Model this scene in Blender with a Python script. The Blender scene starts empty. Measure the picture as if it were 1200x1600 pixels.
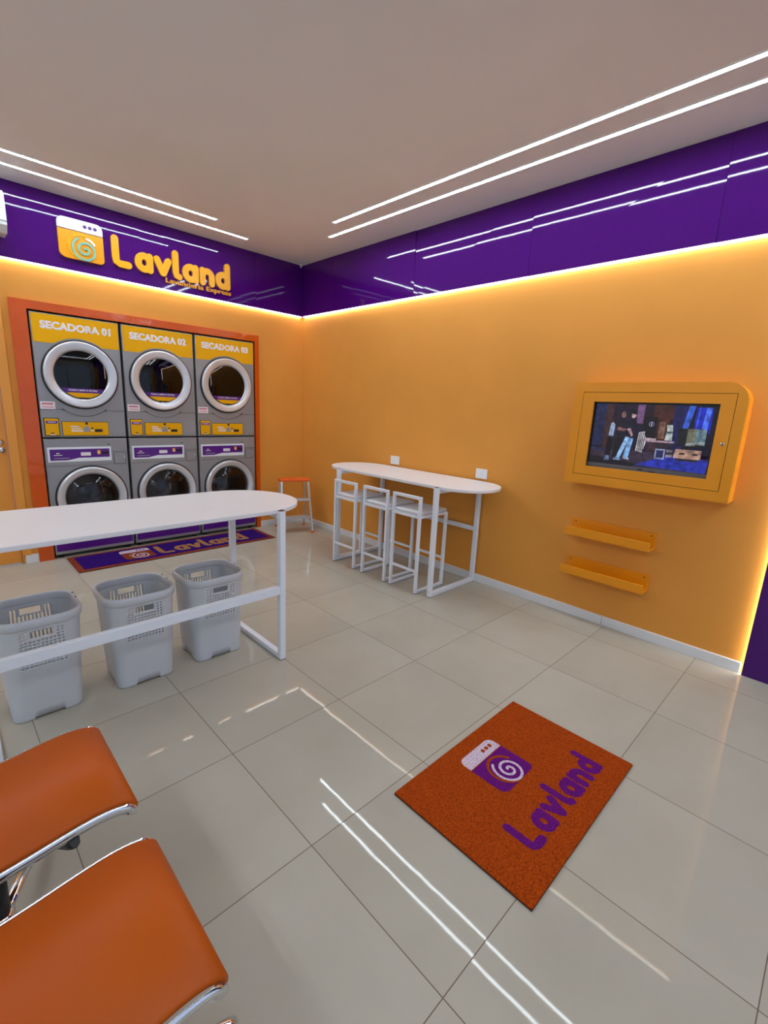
import bpy, bmesh, math, random
from mathutils import Vector, Matrix
PI = math.pi
random.seed(7)
SC = bpy.context.scene
COL = SC.collection
# ------------------------------------------------------------------ camera, light, exposure
CAM_LOC = (-3.453135, -5.034924, 1.517704)
RX = (0.71447798, -0.69814473, 0.04599071)
RY = (-0.12107256, -0.18811117, -0.97465667)
RZ = (0.68910278, 0.69080252, -0.21892746)
cd = bpy.data.cameras.new('camera'); cam = bpy.data.objects.new('camera', cd); COL.objects.link(cam)
m = Matrix(((RX[0], -RY[0], -RZ[0], CAM_LOC[0]), (RX[1], -RY[1], -RZ[1], CAM_LOC[1]), (RX[2], -RY[2], -RZ[2], CAM_LOC[2]), (0, 0, 0, 1)))
cam.matrix_world = m
cd.sensor_fit = 'HORIZONTAL'; cd.sensor_width = 36.0; cd.lens = 723.559 / 1200 * 36.0
cd.clip_start = 0.02; cd.clip_end = 100
SC.camera = cam
w = bpy.data.worlds.new('world'); SC.world = w; w.use_nodes = True
w.node_tree.nodes['Background'].inputs[0].default_value = (0.55, 0.68, 0.9, 1)
w.node_tree.nodes['Background'].inputs[1].default_value = 1.1
SC.view_settings.view_transform = 'Standard'; SC.view_settings.look = 'None'
SC.view_settings.exposure = 0.12; SC.view_settings.gamma = 1.0; SC.view_settings.use_curve_mapping = False
LED = 40.0        # ceiling profiles
COVE = 12.0       # cove strips under the purple band
CEIL = 3.116; BAND = 2.551; LEFT = -5.3; FRONT = -6.9

# ------------------------------------------------------------------ materials
def srgb(r, g, b):
    f = lambda c: (c / 255 / 12.92) if c / 255 <= 0.04045 else ((c / 255 + 0.055) / 1.055) ** 2.4
    return (f(r), f(g), f(b), 1)
def mat(name, col, rough=0.5, metal=0.0, coat=0.0, bump=None, var=None, spec=0.5, emis=None):
    mt = bpy.data.materials.new(name); mt.use_nodes = True
    nt = mt.node_tree; b = nt.nodes['Principled BSDF']
    b.inputs['Base Color'].default_value = col; b.inputs['Roughness'].default_value = rough
    b.inputs['Metallic'].default_value = metal; b.inputs['Coat Weight'].default_value = coat
    b.inputs['Coat Roughness'].default_value = 0.04
    b.inputs['Specular IOR Level'].default_value = spec
    tc = nt.nodes.new('ShaderNodeTexCoord')
    if var:
        n = nt.nodes.new('ShaderNodeTexNoise'); n.inputs['Scale'].default_value = var[0]; n.inputs['Detail'].default_value = 4
        nt.links.new(tc.outputs['Object'], n.inputs['Vector'])
        r = nt.nodes.new('ShaderNodeValToRGB')
        r.color_ramp.elements[0].position = 0.3; r.color_ramp.elements[1].position = 0.7
        k = var[1]
        r.color_ramp.elements[0].color = (col[0] * (1 - k), col[1] * (1 - k), col[2] * (1 - k), 1)
        r.color_ramp.elements[1].color = (min(1, col[0] * (1 + k)), min(1, col[1] * (1 + k)), min(1, col[2] * (1 + k)), 1)
        nt.links.new(n.outputs['Fac'], r.inputs['Fac']); nt.links.new(r.outputs['Color'], b.inputs['Base Color'])
    if bump:
        n = nt.nodes.new('ShaderNodeTexNoise'); n.inputs['Scale'].default_value = bump[0]; n.inputs['Detail'].default_value = 3
        nt.links.new(tc.outputs['Object'], n.inputs['Vector'])
        bp = nt.nodes.new('ShaderNodeBump'); bp.inputs['Strength'].default_value = bump[1]; bp.inputs['Distance'].default_value = bump[2]
        nt.links.new(n.outputs['Fac'], bp.inputs['Height']); nt.links.new(bp.outputs['Normal'], b.inputs['Normal'])
    if emis:
        b.inputs['Emission Color'].default_value = emis[0]; b.inputs['Emission Strength'].default_value = emis[1]
    return mt
M = {}
M['wall'] = mat('orange_wall_paint', srgb(225, 154, 66), 0.6, bump=(180, 0.15, 0.001), var=(2.5, 0.03), spec=0.3)
M['ceil'] = mat('ceiling_paint', srgb(230, 230, 230), 0.8, var=(1.5, 0.02))
M['side'] = mat('side_wall_paint', srgb(222, 224, 226), 0.7, var=(1.5, 0.02))
M['purple'] = mat('gloss_purple_panel', srgb(72, 11, 112), 0.04, spec=0.4, bump=(2.2, 0.12, 0.004))
M['white'] = mat('white_satin', srgb(228, 228, 232), 0.35, var=(6, 0.01))
M['frame'] = mat('white_powder_coat', srgb(232, 238, 248), 0.35, bump=(300, 0.1, 0.0005))
M['base'] = mat('white_baseboard', srgb(226, 228, 232), 0.25, var=(4, 0.02))
M['vinyl'] = mat('orange_vinyl', srgb(208, 84, 12), 0.12, bump=(11, 0.4, 0.012), var=(3, 0.06))
M['door'] = mat('orange_door_paint', srgb(228, 152, 60), 0.35, var=(2, 0.03))
M['steel'] = mat('grey_machine_steel', srgb(150, 151, 155), 0.34, 0.25, bump=(400, 0.08, 0.0004), var=(5, 0.03))
M['dsteel'] = mat('dark_drum_steel', srgb(112, 114, 118), 0.3, 0.9, bump=(90, 0.3, 0.002))
M['ring'] = mat('silver_door_ring', srgb(214, 216, 222), 0.25, 0.45, var=(8, 0.02))
M['black'] = mat('black_plastic', srgb(14, 13, 16), 0.4)
M['gasket'] = mat('black_rubber', srgb(18, 16, 22), 0.6, var=(20, 0.1))
M['yellow'] = mat('yellow_label', srgb(238, 174, 2), 0.45, spec=0.2, var=(3, 0.02))
M['lpurple'] = mat('purple_label', srgb(84, 16, 132), 0.3, var=(3, 0.02))
M['ltext'] = mat('white_print', srgb(236, 230, 236), 0.4)
M['pink'] = mat('pink_print', srgb(205, 110, 130), 0.5)
M['grey'] = mat('grey_print', srgb(150, 150, 158), 0.4)
M['signy'] = mat('sign_yellow', srgb(246, 172, 22), 0.3, var=(8, 0.02))
M['signo'] = mat('sign_orange', srgb(240, 160, 24), 0.3, var=(8, 0.02))
M['teal'] = mat('sign_teal', srgb(128, 186, 168), 0.35)
M['basket'] = mat('grey_basket_plastic', srgb(205, 209, 216), 0.4, bump=(260, 0.25, 0.001), var=(9, 0.02))
M['leather'] = mat('orange_leatherette', srgb(182, 82, 6), 0.45, spec=0.25, bump=(350, 0.25, 0.0006), var=(3, 0.04))
M['chrome'] = mat('chrome', srgb(225, 226, 230), 0.06, 1.0)
M['alu'] = mat('aluminium', srgb(215, 217, 220), 0.3, 0.8, var=(14, 0.03))
M['oplast'] = mat('orange_plastic', srgb(232, 96, 20), 0.4, var=(10, 0.03))
M['shelf'] = mat('yellow_lacquer', srgb(232, 146, 6), 0.35, var=(4, 0.02))
M['tvbox'] = mat('yellow_orange_lacquer', srgb(232, 150, 20), 0.38, var=(4, 0.02))
M['plate'] = mat('outlet_plastic', srgb(232, 232, 234), 0.3)
M['bezel'] = mat('tv_bezel', srgb(38, 38, 44), 0.3)
M['bezelg'] = mat('tv_grey_bezel', srgb(95, 95, 102), 0.35)
M['acw'] = mat('ac_plastic', srgb(222, 226, 226), 0.35)
M['groove'] = mat('dark_groove', srgb(70, 36, 14), 0.7)
M['led'] = mat('led_diffuser', (1, 1, 1, 1), 0.5, emis=((0.84, 0.95, 1.03, 1), LED))
M['cove'] = mat('led_cove', (1, 1, 1, 1), 0.5, emis=((1.0, 0.97, 0.90, 1), COVE))
M['coirp'] = mat('purple_mat_pile', srgb(50, 16, 112), 0.95, bump=(170, 1.0, 0.008), var=(150, 0.42), spec=0.1)
M['coiro'] = mat('orange_mat_pile', srgb(166, 66, 10), 0.95, bump=(170, 1.0, 0.008), var=(150, 0.42), spec=0.1)
M['coirb'] = mat('brown_mat_border', srgb(136, 60, 40), 0.95, bump=(170, 1.0, 0.008), var=(150, 0.42), spec=0.1)
M['coirpp'] = mat('purple_mat_print', srgb(104, 22, 120), 0.95, bump=(170, 1.0, 0.008), var=(150, 0.42), spec=0.1)
M['coirw'] = mat('white_mat_print', srgb(216, 196, 214), 0.95, bump=(170, 1.0, 0.008), var=(150, 0.42), spec=0.1)
M['coirg'] = mat('gold_mat_print', srgb(168, 118, 74), 0.95, bump=(170, 1.0, 0.008), var=(150, 0.42), spec=0.1)
M['matedge'] = mat('mat_backing', srgb(40, 22, 20), 0.8)
def glass(name, tint, ior=1.6):
    mt = bpy.data.materials.new(name); mt.use_nodes = True; nt = mt.node_tree
    for n in list(nt.nodes):
        if n.type != 'OUTPUT_MATERIAL': nt.nodes.remove(n)
    o = nt.nodes['Material Output']
    t = nt.nodes.new('ShaderNodeBsdfTransparent'); t.inputs[0].default_value = (tint, tint, tint * 1.03, 1)
    g = nt.nodes.new('ShaderNodeBsdfGlossy'); g.inputs['Roughness'].default_value = 0.02
    fr = nt.nodes.new('ShaderNodeFresnel'); fr.inputs['IOR'].default_value = ior
    mx = nt.nodes.new('ShaderNodeMixShader')
    nt.links.new(fr.outputs[0], mx.inputs[0]); nt.links.new(t.outputs[0], mx.inputs[1]); nt.links.new(g.outputs[0], mx.inputs[2])
    nt.links.new(mx.outputs[0], o.inputs[0]); return mt
M['glassd'] = glass('dark_door_glass', 0.02, 1.5)
M['glassw'] = glass('washer_door_glass', 0.5, 1.5)
M['pane'] = glass('shopfront_glass', 0.9)
def floor_mat():
    mt = bpy.data.materials.new('porcelain_floor_tiles'); mt.use_nodes = True; nt = mt.node_tree; L = nt.links.new
    b = nt.nodes['Principled BSDF']
    geo = nt.nodes.new('ShaderNodeNewGeometry'); sep = nt.nodes.new('ShaderNodeSeparateXYZ'); L(geo.outputs['Position'], sep.inputs[0])
    def mth(op, a, bb=None):
        n = nt.nodes.new('ShaderNodeMath'); n.operation = op
        for i, v in enumerate((a, bb)):
            if v is None: continue
            if isinstance(v, (int, float)): n.inputs[i].default_value = v
            else: L(v, n.inputs[i])
        return n.outputs[0]
    u = mth('DIVIDE', mth('ADD', sep.outputs[0], 2.6516), 0.6); v = mth('DIVIDE', mth('ADD', sep.outputs[1], 2.7695), 0.58956)
    fu = mth('ABSOLUTE', mth('SUBTRACT', mth('FRACT', u), 0.5)); fv = mth('ABSOLUTE', mth('SUBTRACT', mth('FRACT', v), 0.5))
    g = mth('GREATER_THAN', mth('MAXIMUM', fu, fv), 0.5 - 0.0026)
    cmb = nt.nodes.new('ShaderNodeCombineXYZ'); L(mth('FLOOR', u), cmb.inputs[0]); L(mth('FLOOR', v), cmb.inputs[1])
    wn = nt.nodes.new('ShaderNodeTexWhiteNoise'); wn.noise_dimensions = '3D'; L(cmb.outputs[0], wn.inputs['Vector'])
    # cloudy veining of the porcelain
    nz = nt.nodes.new('ShaderNodeTexNoise'); nz.inputs['Scale'].default_value = 1.6; nz.inputs['Detail'].default_value = 6; nz.inputs['Roughness'].default_value = 0.55
    vm = nt.nodes.new('ShaderNodeVectorMath'); vm.operation = 'MULTIPLY_ADD'; L(wn.outputs['Color'], vm.inputs[0]); vm.inputs[1].default_value = (9, 9, 9); L(geo.outputs['Position'], vm.inputs[2])
    L(vm.outputs[0], nz.inputs['Vector'])
    r = nt.nodes.new('ShaderNodeValToRGB'); L(nz.outputs['Fac'], r.inputs['Fac'])
    r.color_ramp.elements[0].position = 0.3; r.color_ramp.elements[1].position = 0.72
    r.color_ramp.elements[0].color = srgb(172, 166, 152); r.color_ramp.elements[1].color = srgb(184, 179, 166)
    mx = nt.nodes.new('ShaderNodeMixRGB'); L(g, mx.inputs[0]); L(r.outputs[0], mx.inputs[1]); mx.inputs[2].default_value = srgb(112, 96, 84)
    L(mx.outputs[0], b.inputs['Base Color'])
    L(mth('ADD', mth('MULTIPLY', g, 0.5), 0.025), b.inputs['Roughness'])
    b.inputs['Specular IOR Level'].default_value = 0.15
    # every tile lies at its own slight tilt, and polishing waves
    n2 = nt.nodes.new('ShaderNodeTexNoise'); n2.inputs['Scale'].default_value = 4.0; L(vm.outputs[0], n2.inputs['Vector'])
    a = nt.nodes.new('ShaderNodeVectorMath'); a.operation = 'SUBTRACT'; L(wn.outputs['Color'], a.inputs[0]); a.inputs[1].default_value = (0.5, 0.5, 0.5)
    sc = nt.nodes.new('ShaderNodeVectorMath'); sc.operation = 'SCALE'; L(a.outputs[0], sc.inputs[0]); sc.inputs['Scale'].default_value = 0.006
    ad = nt.nodes.new('ShaderNodeVectorMath'); ad.operation = 'ADD'; L(sc.outputs[0], ad.inputs[0])
    bp = nt.nodes.new('ShaderNodeBump'); bp.inputs['Strength'].default_value = 0.12; bp.inputs['Distance'].default_value = 0.003; L(n2.outputs['Fac'], bp.inputs['Height'])
    L(bp.outputs['Normal'], ad.inputs[1])
    nm = nt.nodes.new('ShaderNodeVectorMath'); nm.operation = 'NORMALIZE'; L(ad.outputs[0], nm.inputs[0]); L(nm.outputs[0], b.inputs['Normal'])
    return mt
M['floor'] = floor_mat()

# ------------------------------------------------------------------ mesh helpers
class MB:
    def __init__(s): s.bm = bmesh.new(); s.mats = []
    def mi(s, m):
        if m not in s.mats: s.mats.append(m)
        return s.mats.index(m)
    def box(s, a, b, m='white', bev=0.0, seg=2, mtx=None):
        prior = set(s.bm.faces)
        r = bmesh.ops.create_cube(s.bm, size=1.0); vs = r['verts']
        for v in vs:
            v.co = Vector([(a[i] + b[i]) / 2 + v.co[i] * abs(b[i] - a[i]) for i in range(3)])
        if bev > 0:
            es = list(set(e for v in vs for e in v.link_edges))
            bmesh.ops.bevel(s.bm, geom=es, offset=bev, segments=seg, affect='EDGES', profile=0.5)
        fs = [f for f in s.bm.faces if f not in prior]
        vs = list(set(v for f in fs for v in f.verts))
        k = s.mi(m)
        for f in fs: f.material_index = k
        if mtx is not None:
            for v in vs: v.co = mtx @ v.co
        return s
    def bar(s, p, q, wx, wy, m='frame', bev=0.0015, up=(0, 0, 1)):
        p = Vector(p); q = Vector(q); z = (q - p); L = z.length; z.normalize()
        upv = Vector(up)
        if abs(z.dot(upv)) > 0.98: upv = Vector((0, 1, 0))
        x = upv.cross(z).normalized(); y = z.cross(x)
        mt = Matrix(((x[0], y[0], z[0], p[0]), (x[1], y[1], z[1], p[1]), (x[2], y[2], z[2], p[2]), (0, 0, 0, 1)))
        return s.box((-wx / 2, -wy / 2, 0), (wx / 2, wy / 2, L), m, bev, 1, mt)
    def poly(s, pts, m, flip=False):
        vs = [s.bm.verts.new(p) for p in pts]
        if flip: vs.reverse()
        f = s.bm.faces.new(vs); f.material_index = s.mi(m); return f
    def prism(s, pts2, o, ux, uy, d, m, side=None):
        # 2D outline in plane (o, ux, uy), extruded along normal ux x uy by d
        o = Vector(o); ux = Vector(ux); uy = Vector(uy); n = ux.cross(uy).normalized()
        A = [o + ux * a + uy * b for a, b in pts2]; B = [p + n * d for p in A]
        va = [s.bm.verts.new(p) for p in A]; vb = [s.bm.verts.new(p) for p in B]
        k = s.mi(m); k2 = s.mi(side or m)
        f = s.bm.faces.new(vb); f.material_index = k
        f = s.bm.faces.new(va[::-1]); f.material_index = k2
        for i in range(len(va)):
            j = (i + 1) % len(va)
            f = s.bm.faces.new((va[i], va[j], vb[j], vb[i])); f.material_index = k2
        return s
    def lathe(s, prof, c, m, axis='z', n=48, cap0=False, cap1=False, smooth=True):
        rings = []
        for r, h in prof:
            ring = []
            for i in range(n):
                a = 2 * PI * i / n; x, y = r * math.cos(a), r * math.sin(a)
                p = {'z': (x, y, h), 'y': (x, h, y), 'x': (h, x, y)}[axis]
                ring.append(s.bm.verts.new((c[0] + p[0], c[1] + p[1], c[2] + p[2])))
            rings.append(ring)
        k = s.mi(m); fl = []
        for a, b in zip(rings, rings[1:]):
            for i in range(n):
                j = (i + 1) % n; f = s.bm.faces.new((a[i], a[j], b[j], b[i])); f.material_index = k; f.smooth = smooth; fl.append(f)
        if cap0: f = s.bm.faces.new(rings[0][::-1]); f.material_index = k
        if cap1: f = s.bm.faces.new(rings[-1]); f.material_index = k
        return s
    def tube(s, pts, r, m, n=10, closed=False, ry=None):
        P = [Vector(p) for p in pts]; rings = []; N = len(P); ry = ry or r
        prev = None
        for i in range(N):
            a = P[i - 1] if (i > 0 or closed) else P[i]; b = P[(i + 1) % N] if (i < N - 1 or closed) else P[i]
            t = (b - a).normalized()
            if prev is None:
                u = Vector((0, 0, 1)) if abs(t.z) < 0.9 else Vector((0, 1, 0)); x = u.cross(t).normalized()
            else: x = (prev - t * prev.dot(t)).normalized()
            prev = x; y = t.cross(x)
            rings.append([s.bm.verts.new(P[i] + x * (r * math.cos(2 * PI * k / n)) + y * (ry * math.sin(2 * PI * k / n))) for k in range(n)])
        mi = s.mi(m)
        seq = list(zip(rings, rings[1:])) + ([(rings[-1], rings[0])] if closed else [])
        for a, b in seq:
            for k in range(n):
                j = (k + 1) % n; f = s.bm.faces.new((a[k], a[j], b[j], b[k])); f.material_index = mi; f.smooth = True
        if not closed:
            f = s.bm.faces.new(rings[0][::-1]); f.material_index = mi
            f = s.bm.faces.new(rings[-1]); f.material_index = mi
        return s
    def build(s, name, parent=None, fix=True, smooth=None):
        if fix: bmesh.ops.recalc_face_normals(s.bm, faces=s.bm.faces)
        me = bpy.data.meshes.new(name); s.bm.to_mesh(me); s.bm.free()
        for k in s.mats: me.materials.append(M[k])
        if smooth is not None: me.shade_smooth_by_angle(angle=smooth) if hasattr(me, 'shade_smooth_by_angle') else None
        o = bpy.data.objects.new(name, me); COL.objects.link(o)
        if parent: o.parent = parent
        return o
def tag(o, label, cat, group=None):
    o['label'] = label; o['category'] = cat
    if group: o['group'] = group
    return o
def thing(name, label, cat, loc=(0, 0, 0), rz=0, group=None):
    o = bpy.data.objects.new(name, None); COL.objects.link(o); o.location = loc; o.rotation_euler = (0, 0, rz)
    o.empty_display_size = 0.1
    return tag(o, label, cat, group)
def struct(o): o['kind'] = 'structure'; return o
def dup(root, loc, rz=None, label=None):
    def cp(o, par):
        c = o.copy(); COL.objects.link(c)
        if par: c.parent = par
        for ch in [q for q in COL.objects if q.parent == o]: cp(ch, c)
        return c
    r = cp(root, None); r.location = loc
    if rz is not None: r.rotation_euler = (0, 0, rz)
    if label: r['label'] = label
    return r
def text_polys(txt, size, bold=0.0, align='CENTER', space=1.0):
    cu = bpy.data.curves.new('t', 'FONT'); cu.body = txt; cu.size = size; cu.offset = bold; cu.align_x = align
    cu.space_character = space; cu.resolution_u = 3
    ob = bpy.data.objects.new('t', cu); COL.objects.link(ob)
    dg = bpy.context.evaluated_depsgraph_get(); ev = ob.evaluated_get(dg); me = bpy.data.meshes.new_from_object(ev)
    polys = [[(me.vertices[i].co.x, me.vertices[i].co.y) for i in p.vertices] for p in me.polygons]
    bpy.data.objects.remove(ob); bpy.data.curves.remove(cu); bpy.data.meshes.remove(me)
    return polys
def small_letters(txt, w, h, o, ux, uy, d, m, bold, parent):
    ps = text_polys(txt, 1.0, bold)
    xs = [p[0] for q in ps for p in q]; ys = [p[1] for q in ps for p in q]; x0, x1, y0, y1 = min(xs), max(xs), min(ys), max(ys)
    # group polygons into letters by overlap in x
    iv = sorted([[min(p[0] for p in q), max(p[0] for p in q), [q]] for q in ps], key=lambda a: a[0]); G = []
    for a in iv:
        if G and a[0] < G[-1][1] - 0.004: G[-1][1] = max(G[-1][1], a[1]); G[-1][2] += a[2]
        else: G.append(a)
    for g in G:
        mb = MB()
        for q in g[2]: mb.prism([((p[0] - x0) / (x1 - x0) * w, (p[1] - y0) / (y1 - y0) * h) for p in q], o, ux, uy, d, m)
        mb.build('small_letter', parent)
def add_text(mb, txt, w, h, o, ux, uy, d, m, bold=0.0, solid=False):
    """text scaled to fill w x h, its lower left corner at o"""
    ps = text_polys(txt, 1.0, bold)
    xs = [p[0] for q in ps for p in q]; ys = [p[1] for q in ps for p in q]
    x0, x1, y0, y1 = min(xs), max(xs), min(ys), max(ys)
    o = Vector(o); ux = Vector(ux); uy = Vector(uy); n = ux.cross(uy)
    f = lambda p: ((p[0] - x0) / (x1 - x0) * w, (p[1] - y0) / (y1 - y0) * h)
    for q in ps:
        if solid: mb.prism([f(p) for p in q], o, ux, uy, d, m)
        else: mb.poly([o + ux * f(p)[0] + uy * f(p)[1] + n * d for p in q], m)
def stroke(mb, pts, wd, o, ux, uy, d, m, z0=0.0, n=10, base=0.0):
    """thick round stroke: overlapping capsules of one colour, raised by d"""
    o = Vector(o); uxv = Vector(ux); uyv = Vector(uy); nn = uxv.cross(uyv)
    r = wd / 2; P = [Vector(p) for p in pts]
    left = []; right = []
    for i, p in enumerate(P):
        cl = (P[0] - P[-1]).length < 1e-5
        a = P[-2] if (cl and i == 0) else P[max(0, i - 1)]; b = P[1] if (cl and i == len(P) - 1) else P[min(len(P) - 1, i + 1)]; t = (b - a).normalized(); q = Vector((-t.y, t.x))
        left.append(p + q * r); right.append(p - q * r)
    def cap(c, t0, sgn):
        a0 = math.atan2(t0.y, t0.x); return [c + Vector((math.cos(a0 + sgn * k * PI / n), math.sin(a0 + sgn * k * PI / n))) * r for k in range(1, n)]
    t0 = (P[1] - P[0]).normalized(); t1 = (P[-1] - P[-2]).normalized()
    out = [base and None]
    # body quads
    def tri(ps):
        mb.prism([tuple(p) for p in ps], o + nn * base, uxv, uyv, d, m) if d > 0.0009 else mb.poly([o + nn * (base + d) + uxv * p[0] + uyv * p[1] for p in ps], m)
    for i in range(len(P) - 1):
        tri([right[i], right[i + 1], left[i + 1], left[i]])
    if (P[0] - P[-1]).length < 1e-5: return
    tri([left[0]] + cap(P[0], Vector((-t0.y, t0.x)), 1) + [right[0]])
    tri([right[-1]] + cap(P[-1], Vector((t1.y, -t1.x)), 1) + [left[-1]])
def arc(cx, cy, r, a0, a1, n=14, ry=None):
    ry = ry or r
    return [(cx + r * math.cos(math.radians(a0 + (a1 - a0) * i / n)), cy + ry * math.sin(math.radians(a0 + (a1 - a0) * i / n))) for i in range(n + 1)]
def lavland(mb, w, h, o, ux, uy, d, m, base=0.0, sw=0.235, step=0.00025, each=None):
    x = 0.12; G = []
    def bowl(x): return arc(x + .2, .33, .2, 0, 360, 24, .215)
    G.append([[(x, .88), (x - .0, .3), (x + .02, .17), (x + .12, .115), (x + .40, .115)]]); x += .74
    G.append([bowl(x), [(x + .4, .55), (x + .4, .115)]]); x += .66
    G.append([[(x, .55), (x + .2, .125)], [(x + .21, .125), (x + .41, .55)]]); x += .68
    G.append([[(x, .88), (x, .25), (x + .03, .15), (x + .12, .115)]]); x += .37
    G.append([bowl(x), [(x + .4, .55), (x + .4, .115)]]); x += .68
    G.append([[(x, .55), (x, .115)], [(x, .34)] + arc(x + .19, .35, .19, 180, 0, 12) + [(x + .38, .115)]]); x += .65
    G.append([bowl(x), [(x + .4, .88), (x + .4, .115)]])
    W = x + .52; a = w / W; b = h
    for g in G:
        q = MB() if each else mb
        for k, st_ in enumerate(g):
            stroke(q, [(p[0] * a, p[1] * b) for p in st_], sw * min(a, b), o, ux, uy, d + k * step, m, base=base)
        if each: each(q)
def spiral(cx, cy, r0, r1, a0, a1, n=40):
    return [(cx + (r0 + (r1 - r0) * i / n) * math.cos(math.radians(a0 + (a1 - a0) * i / n)), cy + (r0 + (r1 - r0) * i / n) * math.sin(math.radians(a0 + (a1 - a0) * i / n))) for i in range(n + 1)]
def rrect(x0, y0, x1, y1, r, n=6):
    rs = r if isinstance(r, (tuple, list)) else (r,) * 4   # bl, br, tr, tl
    out = []
    for (cx, cy, rr, a) in ((x0 + rs[0], y0 + rs[0], rs[0], 180), (x1 - rs[1], y0 + rs[1], rs[1], 270), (x1 - rs[2], y1 - rs[2], rs[2], 0), (x0 + rs[3], y1 - rs[3], rs[3], 90)):
        if rr <= 0: out.append((cx, cy)); continue
        out += arc(cx, cy, rr, a, a + 90, n)
    return out

# ------------------------------------------------------------------ room shell
b = MB(); b.box((LEFT, FRONT, -0.1), (0.2, 0.8, 0.0), 'floor'); struct(b.build('floor'))
b = MB(); b.box((LEFT, FRONT, CEIL), (0.2, 0.8, CEIL + 0.1), 'ceil'); struct(b.build('ceiling'))
b = MB(); b.box((0.03, FRONT, 0), (0.2, 0.2, CEIL), 'wall'); struct(b.build('wall_right'))
MX0, MX1, MZ = -2.728, -0.632, 2.19
b = MB()
b.box((LEFT, 0.03, 0), (-3.76, 0.2, CEIL), 'wall'); b.box((-3.76, 0.03, 2.08), (-2.955, 0.2, CEIL), 'wall'); b.box((-2.955, 0.03, 0), (MX0, 0.2, CEIL), 'wall')
b.box((MX0, 0.03, MZ), (MX1, 0.2, CEIL), 'wall'); b.box((MX1, 0.03, 0), (0.03, 0.2, CEIL), 'wall')
b.box((MX0 - 0.05, 0.74, 0), (MX1 + 0.05, 0.8, MZ + 0.05), 'groove')
b.box((MX0 - 0.05, 0.2, 0), (MX0, 0.74, MZ + .05), 'groove'); b.box((MX1, 0.2, 0), (MX1 + .05, 0.74, MZ + .05), 'groove'); b.box((MX0, 0.2, MZ), (MX1, 0.74, MZ + .05), 'groove')
struct(b.build('wall_back'))
b = MB(); b.box((LEFT - 0.15, FRONT, 0), (LEFT, 0.2, CEIL), 'side'); struct(b.build('wall_left'))
b = MB(); b.box((LEFT, FRONT - 0.15, 2.6), (0.2, FRONT, CEIL), 'side'); b.box((LEFT, FRONT - .15, 0), (-4.9, FRONT, 2.6), 'side'); b.box((-0.3, FRONT - .15, 0), (0.2, FRONT, 2.6), 'side')
struct(b.build('wall_front'))
b = MB(); b.box((-4.9, FRONT - 0.1, 0.0), (-0.3, FRONT - 0.085, 2.6), 'pane'); wn = struct(b.build('window_1'))
b = MB()
for x in (-4.88, -3.38, -1.85, -0.32): b.box((x - .025, FRONT - .12, 0), (x + .025, FRONT - .06, 2.6), 'alu')
b.box((-4.9, FRONT - .12, 2.55), (-.3, FRONT - .06, 2.6), 'alu'); b.build('window_frame', wn)
# baseboards
b = MB(); b.box((0.012, -4.772, 0), (0.03, 0.03, 0.07), 'base', 0.002)
b.box((0.0105, -3.925, 0.0), (0.0125, -3.922, 0.07), 'grey'); struct(b.build('baseboard_right'))
b = MB(); b.box((-2.935, 0.012, 0), (-2.79, 0.03, 0.078), 'base', 0.002); b.box((-0.585, 0.012, 0), (0.012, 0.03, 0.07), 'base', 0.002); struct(b.build('baseboard_back'))
# purple glossy band: panels with joints, each hanging at its own tiny tilt
def panel(axis, a0, a1, z0, z1, t, k0, k1, k2, k3):
    b = MB()
    # front face slightly out of true (k = offsets of the four corners in metres)
    def P(a, z, d): return (d, a, z) if axis == 'x' else (a, d, z)
    fr = [P(a0, z0, k0), P(a1, z0, k1), P(a1, z1, k2), P(a0, z1, k3)]
    bk = [P(a0, z0, t), P(a1, z0, t), P(a1, z1, t), P(a0, z1, t)]
    b.poly(fr, 'purple'); b.poly(bk, 'purple')
    for i in range(4):
        j = (i + 1) % 4; b.poly([fr[i], fr[j], bk[j], bk[i]], 'purple')
    return b
js = [-0.001, -0.62, -1.831, -3.013, -4.22, -5.43, -6.6]
b0 = None; mbs = []
parent = None
def band(axis, js, name, tag_i):
    o = None
    for i in range(len(js) - 1):
        r = random.Random(tag_i * 10 + i); k = [-(0.0005 + r.random() * 0.009) for _ in range(4)]
        q = panel(axis, js[i] - 0.0006, js[i + 1] + 0.0006, BAND, CEIL, 0.028, *k).build(name if i == 0 else 'fascia_panel', o)
        if i == 0: o = struct(q)
    return o
band('x', js, 'trim_1', 1)
band('y', [-0.006, -0.615, -1.806, -3.0, -4.2, -5.25], 'trim_2', 2)
# purple pillar panel on the right wall
b = MB(); b.box((-0.003, -5.9, 0), (0.003, -4.785, BAND - 0.004), 'purple', 0.001, 1); b.box((0.003, -5.9, 0), (0.03, -4.80, BAND - 0.004), 'purple'); struct(b.build('trim_3'))
# orange vinyl surround of the machine niche
b = MB()
y0, y1 = 0.003, 0.03
b.box((-2.838, y0, 0.0), (MX0 + .004, y1, 2.256), 'vinyl'); b.box((MX1 - .004, y0, 0.0), (-0.585, y1, 2.256), 'vinyl'); b.box((MX0 + .004, y0, MZ - .003), (MX1 - .004, y1, 2.256), 'vinyl')
struct(b.build('trim_4'))
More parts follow.
